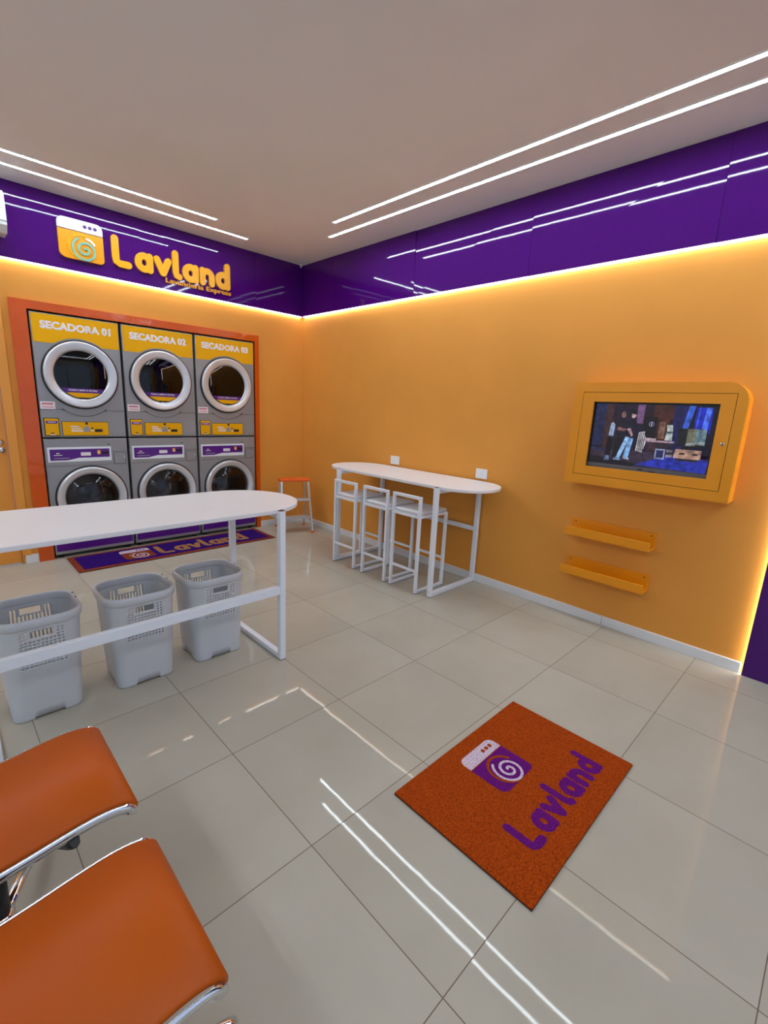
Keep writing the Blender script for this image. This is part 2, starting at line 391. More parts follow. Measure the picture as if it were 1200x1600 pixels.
# door
b = MB(); b.box((-3.75, 0.045, 0.012), (-2.962, 0.085, 2.072), 'door', 0.002); dr = struct(b.build('door_1'))
b = MB()
b.box((-2.955, 0.008, 0.078), (-2.889, 0.03, 2.148), 'door', 0.003); b.box((-3.83, 0.008, 2.075), (-2.955, 0.03, 2.148), 'door', 0.003); b.box((-3.83, 0.008, 0), (-3.76, 0.03, 2.075), 'door', 0.003)
b.build('door_casing', dr)
b = MB(); b.lathe([(0.024, 0.0), (0.024, -0.012), (0.010, -0.014), (0.010, -0.05)], (-3.005, 0.045, 1.09), 'chrome', 'y', 24, cap1=True)
b.tube([(-3.005, -0.002, 1.09), (-3.03, -0.006, 1.09), (-3.12, -0.006, 1.09)], 0.009, 'chrome'); b.build('door_handle', dr)
b = MB(); b.lathe([(0.024, 0.0), (0.024, -0.01), (0.009, -0.012), (0.009, -0.016)], (-3.0, 0.045, 1.02), 'alu', 'y', 24, cap1=True); b.build('lock', dr)

# ------------------------------------------------------------------ LED lights
def ceil_led(p, q, label):
    p = Vector(p); q = Vector(q); mid = (p + q) / 2
    t = thing('ceiling_light_strip', label, 'ceiling light', (mid.x, mid.y, CEIL), 0, 'recessed light strips in the ceiling')
    hx = abs(q.x - p.x) / 2; hy = abs(q.y - p.y) / 2; e = 0.0145
    hx2, hy2 = (hx, e) if hx > hy else (e, hy)
    b = MB(); b.box((-hx2, -hy2, -0.004), (hx2, hy2, -0.0005), 'led'); b.build('diffuser', t)
    b = MB(); k = 0.003
    for s in (-1, 1):
        if hx > hy: b.box((-hx2 - k, s * (e + k / 2) - k / 2, -0.005), (hx2 + k, s * (e + k / 2) + k / 2, -0.0003), 'white')
        else: b.box((s * (e + k / 2) - k / 2, -hy2 - k, -0.005), (s * (e + k / 2) + k / 2, hy2 + k, -0.0003), 'white')
    b.build('frame', t)
ceil_led((-0.606, -1.375), (-0.606, -6.3), 'white ceiling light strip over the right wall, inner one of the long pair, farther from the wall')
ceil_led((-0.404, -1.05), (-0.404, -6.3), 'white ceiling light strip over the right wall, outer one of the long pair, nearest that wall')
ceil_led((-1.328, -0.575), (-4.9, -0.575), 'white ceiling light strip over the dryers, shorter inner one of the left pair, farther from the sign')
ceil_led((-0.891, -0.332), (-4.9, -0.332), 'white ceiling light strip over the dryers, outer one of the left pair, nearest the purple sign band')
ceil_led((-0.62, -5.95), (-4.7, -5.95), 'added ceiling fill light strip by the shopfront, inner one of its pair, unseen behind the viewer')  # this and the next three strips are added to brighten camera-facing surfaces
ceil_led((-0.62, -6.2), (-4.9, -6.2), 'added ceiling fill light strip by the shopfront, outer one of its pair, unseen behind the viewer')
ceil_led((-4.72, -0.9), (-4.72, -5.7), 'added ceiling fill light strip along the left wall, inner one of its pair, out of view')  # left wall pair, likewise added as unseen fill light
ceil_led((-4.92, -0.9), (-4.92, -5.7), 'added ceiling fill light strip along the left wall, outer one of its pair, out of view')
b = MB(); b.box((0.004, -4.772, BAND - 0.009), (0.024, -0.03, BAND - 0.001), 'cove')
tag(b.build('light_strip'), 'glowing cove light line under the purple band on the right wall', 'light strip')
b = MB(); b.box((LEFT + .05, 0.004, BAND - 0.009), (-0.001, 0.024, BAND - 0.001), 'cove')
tag(b.build('light_strip'), 'glowing cove light line under the purple band with the sign, above the dryers', 'light strip')
b = MB(); b.box((0.006, -4.796, 0.004), (0.028, -4.790, BAND - 0.012), 'cove')
tag(b.build('light_strip'), 'upright glowing light line along the edge of the purple pillar panel', 'light strip')

# ------------------------------------------------------------------ wall sign
X_ = (1, 0, 0); Z_ = (0, 0, 1); O = (0, 0, 0)
def icon(mb, W, H, o, ux, uy, d, body, top, sp, ring_, dots, base=0.0, parts=None):
    """washing machine logo in a W x H box; returns nothing, adds to mb dict"""
    u = lambda pts: [(p[0] * W, p[1] * H) for p in pts]
    mb['body'].prism(u(rrect(0, 0, 1, .70, (.16, .10, 0, 0))), Vector(o) + Vector(ux).cross(Vector(uy)) * base, ux, uy, d, body)
    mb['top'].prism(u(rrect(0, .72, 1, 1, (0, 0, .14, .14))), Vector(o) + Vector(ux).cross(Vector(uy)) * base, ux, uy, d, top)
    e = d + base
    for k in range(3):
        mb['top'].prism(u(arc(.60 + k * .115, .86, .042, 0, 342, 19)), Vector(o) + Vector(ux).cross(Vector(uy)) * e, ux, uy, 0.0012, dots)
    mb['ring'].bm and stroke(mb['ring'], u(arc(.52, .33, .31, 20, 262, 26)), .055 * W, o, ux, uy, 0.004 if d > .003 else 0.0008, ring_, base=e)
    stroke(mb['spiral'], u(spiral(.57, .27, .03, .30, 120, 120 - 690 - 30, 60)), .05 * W, o, ux, uy, 0.008 if d > .003 else 0.0012, sp, base=e)
t = thing('wall_sign', 'raised yellow laundry sign with machine logo and round letters on the purple band', 'sign', (-1.7, -0.005, 2.6))
d = {k: MB() for k in ('body', 'top', 'ring', 'spiral')}
icon(d, 0.335, 0.315, (-2.455 + 1.7, 0, 0.042), X_, Z_, 0.028, 'signo', 'white', 'teal', 'signy', 'lpurple')
stroke(d['ring'], [(p[0] * .335, p[1] * .315) for p in arc(.60, .36, .2, 25, 85, 8)], 0.017, (-2.455 + 1.7, 0, 0.042), X_, Z_, 0.006, 'white', base=0.028)
for k, nme in (('body', 'logo_body'), ('top', 'logo_panel'), ('ring', 'logo_ring'), ('spiral', 'logo_spiral')): d[k].build(nme, t)
lavland(None, 1.125, 0.265, (-2.055 + 1.7, 0, 0.055), X_, Z_, 0.026, 'signy', each=lambda q: q.build('letter', t))
small_letters('Lavanderia Express', 0.675, 0.058, (-1.592 + 1.7, 0, 0.0), X_, Z_, 0.012, 'signo', 0.025, t)

# ------------------------------------------------------------------ machines
MW = 0.672
def plate_hole(mb, x0, x1, z0, z1, cx, cz, r, y, m, n=64):
    ang = [2 * PI * i / n for i in range(n)] + [math.atan2(z - cz, x - cx) % (2 * PI) for x in (x0, x1) for z in (z0, z1)]
    ang = sorted(set(round(a, 6) for a in ang)); inn = []; out = []
    for a in ang:
        c, s = math.cos(a), math.sin(a)
        tx = ((x1 - cx) / c if c > 1e-9 else (x0 - cx) / c if c < -1e-9 else 1e9); tz = ((z1 - cz) / s if s > 1e-9 else (z0 - cz) / s if s < -1e-9 else 1e9)
        t = min(tx, tz); inn.append(mb.bm.verts.new((cx + r * c, y, cz + r * s))); out.append(mb.bm.verts.new((cx + t * c, y, cz + t * s)))
    k = mb.mi(m); N = len(ang)
    for i in range(N):
        j = (i + 1) % N; f = mb.bm.faces.new((inn[i], out[i], out[j], inn[j])); f.material_index = k
def cabinet(t, z0, z1, cx, cz, r, extra_gap=0.0):
    b = MB(); x0, x1 = 0, MW; e = 0.006
    plate_hole(b, x0 + e, x1 - e, z0 + e, z1 - e, cx, cz, r, 0, 'steel')
    # rounded-over edge then sides
    F = [(x0 + e, 0, z0 + e), (x1 - e, 0, z0 + e), (x1 - e, 0, z1 - e), (x0 + e, 0, z1 - e)]
    G = [(x0, e, z0), (x1, e, z0), (x1, e, z1), (x0, e, z1)]; H = [(p[0], 0.70, p[2]) for p in G]
    for A, B in ((F, G), (G, H)):
        for i in range(4):
            j = (i + 1) % 4; b.poly([A[i], A[j], B[j], B[i]], 'steel')
    b.poly(H, 'steel')
    b.lathe([(r, 0), (r, 0.03), (r - .02, 0.03), (r - .02, 0.05)], (cx, 0, cz), 'gasket', 'y', 64)
    return b
RCX = 0.338
def drum(t, cx, cz, r, name='drum'):
    b = MB(); b.lathe([(r, 0.05), (r, 0.42), (r * .55, 0.44), (0.001, 0.44)], (cx, 0, cz), 'dsteel', 'y', 48)
    for k in range(3):
        a = 2 * PI * k / 3 + .5; c = Vector((cx + (r - .03) * math.cos(a), 0, cz + (r - .03) * math.sin(a)))
        mt = Matrix.Translation(c) @ Matrix.Rotation(-a, 4, 'Y')
        b.box((-.035, .08, -.02), (.03, .40, .02), 'dsteel', .008, 2, mt)
    b.lathe([(0.05, .44), (0.045, .41), (.001, .405)], (cx, 0, cz), 'alu', 'y', 24)
    b.build(name, t, smooth=0.6)
def door_ring(t, cx, cz, R, r, dep):
    b = MB(); b.lathe([(R + .012, 0.002), (R + .012, -0.010), (R + .002, -0.014)], (cx, 0, cz), 'gasket', 'y', 72)
    g = b.build('gasket', t)
    b = MB(); prof = [(R, -0.004), (R, -dep * .6), (R - .003, -dep * .85), (R - .009, -dep * .98), (R - .016, -dep), (r + .022, -dep * .74), (r + .014, -dep * .68), (r + .006, -dep * .5), (r + .001, -dep * .3), (r - .003, 0.0), (r - .004, 0.04)]
    b.lathe(prof, (cx, 0, cz), 'ring', 'y', 72)
    dd = b.build('door', t, smooth=0.7); return dd
def make_dryer(num):
    t = thing('tumble_dryer', 'grey tumble dryer', 'tumble dryer', (0, 0, 1.126), 0, 'tumble dryers on top of the washing machines')
    H = 1.046; cz = 1.680 - 1.126
    cabinet(t, 0, H, RCX, cz, 0.24).build('cabinet', t)
    drum(t, RCX, cz, 0.22)
    dd = door_ring(t, RCX, cz, 0.288, 0.209, 0.036)
    b = MB(); b.lathe([(0.208, -0.012), (0.15, -0.018), (0.08, -0.021), (0.001, -0.022)], (RCX, 0, cz), 'glassd', 'y', 48); b.build('door_glass', dd, smooth=1.0)
    # sticker low on the glass (printed segment)
    b = MB(); R_ = 0.203; yy = -0.0225
    def seg(zl, zh, m, y):
        pts = []; n = 14
        for i in range(n + 1):
            z = zl + (zh - zl) * i / n; pts.append((math.sqrt(max(0, R_ ** 2 - z ** 2)), z))
        P = [(-p[0], p[1]) for p in pts][::-1]
        b.prism(pts + P, (RCX, y, cz), X_, Z_, 0.0006, m)
    seg(-.196, -.155, 'yellow', yy); seg(-.155, -.116, 'lpurple', yy)
    add_text(b, 'PUXE E LIMPE O FILTRO', 0.225, 0.014, (RCX - .1125, yy, cz - .14), X_, Z_, 0.001, 'ltext', 0.03)
    b.build('sticker', dd)
    # yellow header label, cut out by an arc round the door
    b = MB(); zl = 0.806; zt = H - 0.008; x0, x1 = 0.008, MW - 0.008; RR = 0.312
    def low(x):
        q = RR ** 2 - (x - RCX) ** 2; c = cz + math.sqrt(q) if q > 0 else -1
        return max(zl, c) if c > 0 else zl
    n = 48; xs = [x0 + (x1 - x0) * i / n for i in range(n + 1)]
    lowp = [(x, low(x)) for x in xs]
    for (xa, za), (xb, zb) in zip(lowp, lowp[1:]):
        b.prism([(xa, za), (xb, zb), (xb, zt), (xa, zt)], (0, -0.0002, 0), X_, Z_, 0.001, 'yellow')
    add_text(b, 'SECADORA ' + num, 0.535, 0.066, (0.066, -0.0012, 2.046 - 1.126), X_, Z_, 0.0008, 'ltext', 0.05)
    b.build('header_label', t)
    # lower seam with dip under the door
    b = MB(); pts = [(0.004, .245), (.15, .245), (.19, .238)] + arc(RCX, .46, .27, 228, 312, 14) + [(.50, .238), (.53, .245), (MW - .004, .245)]
    for p, q in zip(pts, pts[1:]): b.bar((p[0], -0.0005, p[1]), (q[0], -0.0005, q[1]), 0.003, 0.003, 'gasket', 0)
    b.build('seam', t)
    b = MB(); b.box((.15, -.003, .012), (.522, 0.001, .142), 'gasket', .001); b.box((.154, -.006, .016), (.518, -.001, .138), 'yellow', .001)
    b.box((.315, -.008, .05), (.365, -.005, .085), 'grey', .001); b.box((.322, -.0075, .083), (.358, -.005, .1), 'grey', 0.001)
    b.box((.405, -.008, .048), (.468, -.005, .074), 'black', .001)
    b.box((.215, -.0068, .092), (.28, -.0055, .102), 'ltext'); b.box((.22, -.0068, .074), (.3, -.0055, .082), 'ltext'); b.box((.22, -.0068, .052), (.31, -.0055, .064), 'ltext')
    b.lathe([(.011, -.006), (.011, -.009), (.001, -.0095)], (.343, 0, .126), 'black', 'y', 16); b.lathe([(.008, -.006), (.008, -.009), (.001, -.0095)], (.385, 0, .082), 'black', 'y', 16); b.lathe([(.009, -.006), (.009, -.009), (.001, -.0095)], (.385, 0, .06), 'ltext', 'y', 16)
    b.build('control_panel', t)
    b = MB(); b.box((.018, -.004, .012), (.132, .001, .172), 'gasket', .002); b.box((.024, -.010, .018), (.126, -.002, .166), 'yellow', .003)
    b.prism(rrect(.032, .122, .118, .146, .008), (0, -.0101, 0), X_, Z_, .0008, 'lpurple'); b.box((.045, -.0112, .132), (.105, -.0105, .138), 'ltext'); b.box((.060, -.0112, .034), (.088, -.0098, .041), 'gasket')
    b.box((.055, -.011, .022), (.095, -.0098, .028), 'ltext')
    b.build('card_reader', t)
    b = MB(); b.box((.008, -.0012, .247), (.116, .0005, .312), 'ltext'); b.box((.018, -.0018, .286), (.102, -.0008, .300), 'pink'); b.box((.018, -.0018, .268), (.104, -.0008, .272), 'pink'); b.box((.018, -.0018, .258), (.104, -.0008, .262), 'pink'); b.build('warranty_sticker', t)
    b = MB(); b.box((.545, -.003, .012), (.655, .001, .085), 'steel', .002); b.build('side_cover', t)
    return t
def make_washer(num):
    t = thing('washing_machine', 'grey washing machine', 'washing machine', (0, 0, 0.0), 0, 'front loading washing machines in the lower row')
    Z0 = 0.035; Z1 = 1.113; cz = 0.56
    cabinet(t, Z0, Z1, RCX + .005, cz, 0.26).build('cabinet', t)
    drum(t, RCX + .005, cz, 0.235)
    dd = door_ring(t, RCX + .005, cz, 0.290, 0.222, 0.042)
    b = MB(); b.lathe([(0.222, -0.014), (0.19, -0.040), (0.14, -0.058), (0.07, -0.068), (0.001, -0.07)], (RCX + .005, 0.012, cz), 'glassw', 'y', 48); b.build('door_glass', dd, smooth=1.0)
    b = MB(); b.box((.02, -.002, .903), (.527, .001, 1.036), 'frame', .0015)
    pu = [(.036, .918), (.17, .918), (.26, .938), (.512, .938), (.512, 1.018), (.036, 1.018)]
    b.prism(pu, (0, -.0018, 0), X_, Z_, .001, 'lpurple')
    b.box((.275, -.0036, .955), (.355, -.0026, .987), 'ltext'); b.box((.065, -.0036, .962), (.13, -.0026, .968), 'ltext'); b.box((.085, -.0036, .978), (.11, -.0026, .986), 'ltext'); b.box((.065, -.0036, .934), (.18, -.0026, .941), 'grey')
    b.prism(rrect(.41, .966, .436, 1.004, .006), (0, -.0026, 0), X_, Z_, .001, 'signy'); b.box((.416, -.0046, .975), (.43, -.0034, .985), 'ltext'); b.box((.445, -.0036, .966), (.505, -.0026, .99), 'black')
    b.build('control_panel', t)
    b = MB(); b.box((.546, -.002, .866), (.652, .001, .972), 'gasket', .001); b.box((.549, -.006, .869), (.649, 0, .969), 'steel', .003); b.tube([(.636, -.008, .89), (.642, -.011, .915), (.638, -.008, .94)], .004, 'ring'); b.build('detergent_drawer', t)
    b = MB()
    b.box((.535, -.001, .985), (.665, .0005, .988), 'gasket'); b.box((.01, -.001, .866), (.535, .0005, .868), 'gasket'); b.box((.50, -.003, 1.055), (.52, 0, 1.062), 'gasket'); b.build('seam', t)
    b = MB(); b.box((.012, -.002, .068), (MW - .012, .001, .262), 'lpurple', .0008)
    add_text(b, 'LAVADORA ' + num, 0.535, 0.066, (0.060, -0.002, .176), X_, Z_, 0.0008, 'ltext', 0.05); b.build('plinth_label', t)
    for x in (.05, MW - .05):
        for y in (.06, .62):
            b = MB(); b.lathe([(.022, 0.0), (.022, .02), (.012, .022), (.012, .036)], (x, y, 0), 'black', 'z', 16, cap0=True); b.build('foot', t)
    return t
YM = 0.006
for i, x in enumerate((-2.710, -2.0165, -1.323)):
    num = '0%d' % (i + 1)
    q = make_dryer(num); q.location = (x, YM, 1.126)
    q['label'] = 'grey tumble dryer with yellow header reading SECADORA %s' % num
    q = make_washer(num); q.location = (x, YM, 0)
    q['label'] = 'grey front-loading washing machine standing under the dryer marked SECADORA %s' % num

# ------------------------------------------------------------------ air conditioner
t = thing('air_conditioner', 'white split air conditioner on the purple band at the left edge', 'air conditioner', (-3.25, 0, 2.69))
b = MB(); pr = [(0, 0.0), (-.15, 0.0), (-.195, .05), (-.20, .2), (-.185, .265), (-.15, .295), (0, .295)]
b.prism([(-p[0], p[1]) for p in pr][::1], (.44, 0, 0), (0, -1, 0), (0, 0, 1), 0.0, 'acw') if False else None
for s, xx in ((1, .44), (-1, -.44)):
    b.poly([(xx, p[0], p[1]) for p in pr], 'acw')
for p, q in zip(pr, pr[1:] + pr[:1]):
    b.poly([(-.44, p[0], p[1]), (.44, p[0], p[1]), (.44, q[0], q[1]), (-.44, q[0], q[1])], 'acw')
b.build('housing', t)
b = MB(); b.box((-.43, -.199, .075), (.4405, -.1965, .08), 'grey'); b.box((.44, -.197, .075), (.4408, 0, .079), 'grey'); b.build('panel_gap', t)
b = MB(); b.box((-.36, -.178, .008), (.36, -.168, .05), 'white', .002, mtx=Matrix.Rotation(0.0, 4, 'X')); b.build('louver', t)
# small sensor in the ceiling corner
t = thing('motion_sensor', 'tiny white sensor in the ceiling corner where the purple bands meet', 'sensor', (-0.045, -0.045, CEIL))
b = MB(); b.lathe([(.016, 0), (.016, -.012), (.01, -.016)], (0, 0, 0), 'plate', 'z', 20, cap1=True); b.build('base', t)
b = MB(); b.lathe([(.011, -.016), (.012, -.026), (.007, -.034), (.001, -.036)], (0, 0, 0), 'plate', 'z', 20); b.build('lens', t)

# ------------------------------------------------------------------ tables
def stadium(x0, x1, y0, y1, n=28):
    """rounded ends in the long (x) direction"""
    r = (y1 - y0) / 2; cy = (y0 + y1) / 2
    return arc(x1 - r, cy, r, -90, 90, n) + arc(x0 + r, cy, r, 90, 270, n)
def table(label, loc, rz, Lx, Wy, lx, ly0, ly1, H=0.93):
    """long axis local x; legs at x=+-lx, y from ly0 (front) to ly1 (back)"""
    t = thing('high_table', label, 'table', loc, rz, None)
    b = MB(); b.prism(stadium(-Lx / 2, Lx / 2, -Wy / 2, Wy / 2), (0, 0, H - 0.024), (1, 0, 0), (0, 1, 0), 0.024, 'white'); o = b.build('tabletop', t)
    mo = o.modifiers.new('bev', 'BEVEL'); mo.width = 0.004; mo.segments = 2; mo.limit_method = 'ANGLE'
    k = 0.036
    for sx in (-1, 1):
        b = MB(); x = sx * lx
        b.box((x - k / 2, ly0 - k / 2, 0.003), (x + k / 2, ly0 + k / 2, H - 0.006 if ly0 < -Wy / 2 + .01 else H - .024), 'frame', .002, 1)
        b.box((x - k / 2, ly1 - k / 2, 0.003), (x + k / 2, ly1 + k / 2, H - 0.024), 'frame', .002, 1)
        b.box((x - k / 2, ly0 + k / 2, 0.003), (x + k / 2, ly1 - k / 2, k), 'frame', .002, 1)
        b.box((x - k / 2, ly0 + k / 2, H - .054), (x + k / 2, ly1 - k / 2, H - .0245), 'frame', .002, 1)
        lg = b.build('leg_frame', t)
        b = MB(); b.box((x - k / 2 + .001, ly0 - k / 2 + .001, H - 0.0065), (x + k / 2 - .001, ly0 + k / 2 - .001, H - .0045), 'black'); b.build('end_cap', lg); b = MB()
        b.box((x - k / 2 + .001, ly0 - k / 2 + .001, 0.0), (x + k / 2 - .001, ly0 + k / 2, .0045), 'black'); b.build('foot_cap', lg); b = MB(); b.box((x - k / 2 + .001, ly1 - k / 2, 0.0), (x + k / 2 - .001, ly1 + k / 2 - .001, .0045), 'black'); b.build('foot_cap', lg)
    return t
t1 = table('long white table with rounded ends standing over the grey baskets', (-2.73, -2.46, 0), 0, 1.89, 0.70, 0.67, -0.355, 0.25)
b = MB(); b.box((-.653, -.355 - .015, .425), (.653, -.355 + .015, .475), 'frame', .002, 1); b.build('crossbar', t1)
# second table: long axis along the right wall (world y)
t2 = table('white bar table with rounded ends against the orange right wall, stools tucked under', (-0.292, -2.15, 0), -PI / 2, 1.89, 0.60, 0.612, -0.315, 0.285)
b = MB(); b.box((-.595, .285 - .012, .475), (.595, .285 + .012, .515), 'frame', .002, 1); b.build('crossbar', t2)

# ------------------------------------------------------------------ stools (room side = local -y, seat runs to +y)
def make_stool():
    t = thing('bar_stool', '', 'stool', (0, 0, 0), 0, 'white metal bar stools')
    hx = 0.147; k = 0.024; D = 0.37; b = MB()
    for s in (-1, 1):
        b.box((s * hx - k / 2, 0, .004), (s * hx + k / 2, k, .83), 'frame', .0015, 1)
        b.box((s * hx - k / 2, D - k, .004), (s * hx + k / 2, D, .672), 'frame', .0015, 1)
        b.box((s * hx - k / 2, k, .004), (s * hx + k / 2, D - k, .026), 'frame', .0015, 1)
        b.box((s * hx - k / 2, k, .650), (s * hx + k / 2, D - k, .672), 'frame', .0015, 1)
    b.box((-hx + k / 2, 0, .650), (hx - k / 2, k, .672), 'frame', .0015, 1); b.box((-hx + k / 2, D - k, .650), (hx - k / 2, D, .672), 'frame', .0015, 1)
    b.build('frame', t)
    b = MB(); b.box((-hx + k / 2, 0, .806), (hx - k / 2, k, .83), 'frame', .0015, 1); b.build('backrest_bar', t)
    b = MB(); b.box((-hx + k / 2, .003, .185), (hx - k / 2, .021, .205), 'frame', .0015, 1); b.build('footrest', t)
    b = MB(); b.box((-hx + k / 2, D - .021, .245), (hx - k / 2, D - .003, .265), 'frame', .0015, 1); b.build('footrest', t)
    b = MB(); b.box((-hx + .0, k + .002, .673), (hx - .0, D - .003, .698), 'white', .008, 3); b.build('seat', t)
    for s in (-1, 1):
        for y in (0.012, D - .012):
            b = MB(); b.box((s * hx - .011, y - .011, 0), (s * hx + .011, y + .011, .0045), 'black'); b.build('foot_cap', t)
    return t
st = make_stool()
# local -y must face world -x : rotate so that local +y -> world +x
RZs = -PI / 2
spots = [(-0.672, -1.708, 'white metal bar stool under the bar table, farthest back toward the room corner'),
         (-0.672, -2.125, 'white metal bar stool under the bar table, between the other two'),
         (-0.668, -2.497, 'white metal bar stool under the bar table, nearest the camera, beside the front table leg')]
for i, (x, y, lab) in enumerate(spots):
    if i == 0: st.location = (x, y, 0); st.rotation_euler = (0, 0, RZs); st['label'] = lab
    else: dup(st, (x, y, 0), RZs, lab)

# ------------------------------------------------------------------ step stool in the corner
t = thing('step_ladder', 'small folding aluminium step ladder with orange top in the far corner', 'step ladder', (-0.322, -0.325, 0), math.radians(-20.8))
FT = lambda z: -0.2 + 0.14 * z / .62
def leg(sx, y0, y1, z1, x0, x1):
    b = MB(); b.bar((sx * x0, y0, .012), (sx * x1, y1, z1), .024, .02, 'alu', .003, up=(0, 1, 0)); l = b.build('leg', t)
    b = MB(); b.box((sx * x0 - .017, y0 - .015, 0), (sx * x0 + .017, y0 + .015, .024), 'oplast', .004); b.build('foot', l)
for s in (-1, 1):
    leg(s, -.2, -.06, .615, .186, .160); leg(s, .20, .06, .60, .176, .150)
for z, nme in ((.19, 'step'), (.40, 'step')):
    y = FT(z); w_ = .183 - .024 * z / .62
    b = MB(); b.box((-w_, y - .005, z - .022), (w_, y + .115 - .05 * z, z), 'alu', .004)
    for k in range(5): b.box((-w_ + .01, y + .008 + k * .015, z), (w_ - .01, y + .014 + k * .015, z + .002), 'alu')
    b.build(nme, t)
b = MB(); b.box((-.182, -.085, .61), (.182, .075, .638), 'oplast', .008, 3); b.build('top_step', t)
for s in (-1, 1):
    b = MB(); b.bar((s * .176, FT(.12), .12), (s * .168, .155, .24), .016, .005, 'alu', .001); b.build('brace', t)

# ------------------------------------------------------------------ laundry baskets
def make_basket():
    t = thing('laundry_basket', '', 'laundry basket', (0, 0, 0), 0, 'grey plastic laundry baskets')
    H = 0.505
    def ring(z):
        f = z / H
        hx = .141 + (.170 - .141) * f; hy = .138 + (.163 - .138) * f; r = .045 + .045 * f
        return hx, hy, r
    # perimeter stations: (side, u) sides straight with columns, corners arcs
    NC = 21; NA = 8
    zs = [0, .012] + [.012 + (.25 - .012) * i / 6 for i in range(1, 7)] + [.25 + i * .0078 for i in range(1, 28)] + [.470, H]
    zs = sorted(set(round(z, 4) for z in zs))
    st = []
    for side in range(4):
        for i in range(NC + 1): st.append(('s', side, i / NC))
        for i in range(1, NA): st.append(('c', side, i / NA))
    def pt(s, z):
        hx, hy, r = ring(z); kind, side, u = s
        C = [((-hx + r, -hy), (hx - r, -hy)), ((hx, -hy + r), (hx, hy - r)), ((hx - r, hy), (-hx + r, hy)), ((-hx, hy - r), (-hx, -hy + r))]
        if kind == 's':
            a, b_ = C[side]; return (a[0] + (b_[0] - a[0]) * u, a[1] + (b_[1] - a[1]) * u, z)
        cc = [(hx - r, -hy + r, -90), (hx - r, hy - r, 0), (-hx + r, hy - r, 90), (-hx + r, -hy + r, 180)][side]
        a = math.radians(cc[2] + 90 * u); return (cc[0] + r * math.cos(a), cc[1] + r * math.sin(a), z)
    b = MB(); N = len(st); V = [[b.bm.verts.new(pt(s, z)) for s in st] for z in zs]; k = b.mi('basket')
    for zi in range(len(zs) - 1):
        zm = (zs[zi] + zs[zi + 1]) / 2
        for i in range(N):
            j = (i + 1) % N; s = st[i]; hole = False
            if s[0] == 's' and st[j][0] == 's' and s[1] == st[j][1]:
                c = int(round(s[2] * NC)); side = s[1]
                if zm < .012 and 4 <= c <= NC - 5: hole = True
                if side in (0, 2):
                    if .424 < zm < .455 and 5 <= c <= NC - 6: hole = True
                    elif .262 < zm < .412 and c % 2 == 0 and 3 < c < NC - 4 and (zi % 2 == 0 or side == 2): hole = True
                    elif .262 < zm < .452 and c in (0, NC - 1, 2, NC - 3) and (zi % 2 == 0 or side == 2): hole = True
                if side == 1 and .262 < zm < .44 and c % 2 == 1 and 2 < c < NC - 3: hole = True
            if not hole:
                f = b.bm.faces.new((V[zi][i], V[zi][j], V[zi + 1][j], V[zi + 1][i])); f.material_index = k; f.smooth = True
    f = b.bm.faces.new([b.bm.verts.new(pt(s, .014)) for s in st][::-1]); f.material_index = k
    o = b.build('body', t, fix=False)
    mo = o.modifiers.new('sol', 'SOLIDIFY'); mo.thickness = .003; mo.offset = -1
    # rolled rim
    b = MB(); prof = [(-.004, -.014), (.004, -.014), (.008, -.010), (.010, .018), (.007, .026), (0.0, .03), (-.006, .027), (-.008, .02), (-.006, -.010)]
    vr = []
    def ptr(s, dr, dz):
        hx, hy, r = ring(H); hx += dr; hy += dr; r += dr; kind, side, u = s
        C = [((-hx + r, -hy), (hx - r, -hy)), ((hx, -hy + r), (hx, hy - r)), ((hx - r, hy), (-hx + r, hy)), ((-hx, hy - r), (-hx, -hy + r))]
        if kind == 's':
            a, b_ = C[side]; p = (a[0] + (b_[0] - a[0]) * u, a[1] + (b_[1] - a[1]) * u)
        else:
            cc = [(hx - r, -hy + r, -90), (hx - r, hy - r, 0), (-hx + r, hy - r, 90), (-hx + r, -hy + r, 180)][side]
            a = math.radians(cc[2] + 90 * u); p = (cc[0] + r * math.cos(a), cc[1] + r * math.sin(a))
        return (p[0], p[1], H - .02 + dz)
    rs = [[b.bm.verts.new(ptr(s, a, c)) for s in st] for a, c in prof]; k = b.mi('basket')
    for a in range(len(rs)):
        A = rs[a]; B = rs[(a + 1) % len(rs)]
        for i in range(N):
            j = (i + 1) % N; f = b.bm.faces.new((A[i], A[j], B[j], B[i])); f.material_index = k; f.smooth = True
    b.build('rim', t)
    for yy in (-.035, .035):
        b = MB(); b.lathe([(.004, -.002), (.004, .007), (.001, .0075)], (.172, yy + .04, H + .005), 'black', 'z', 10); b.build('rim_pin', t)
    return t
bk = make_basket(); bspots = [(-2.322, -2.415, 'grey laundry basket under the long table, rightmost of the row'),
    (-2.737, -2.420, 'grey laundry basket under the long table, middle of the row of three'),
    (-3.178, -2.410, 'grey laundry basket under the long table, leftmost, partly cut by the frame')]
for i, (x, y, lab) in enumerate(bspots):
    if i == 0: bk.location = (x, y, 0); bk['label'] = lab
    else: dup(bk, (x, y, 0), 0, lab)

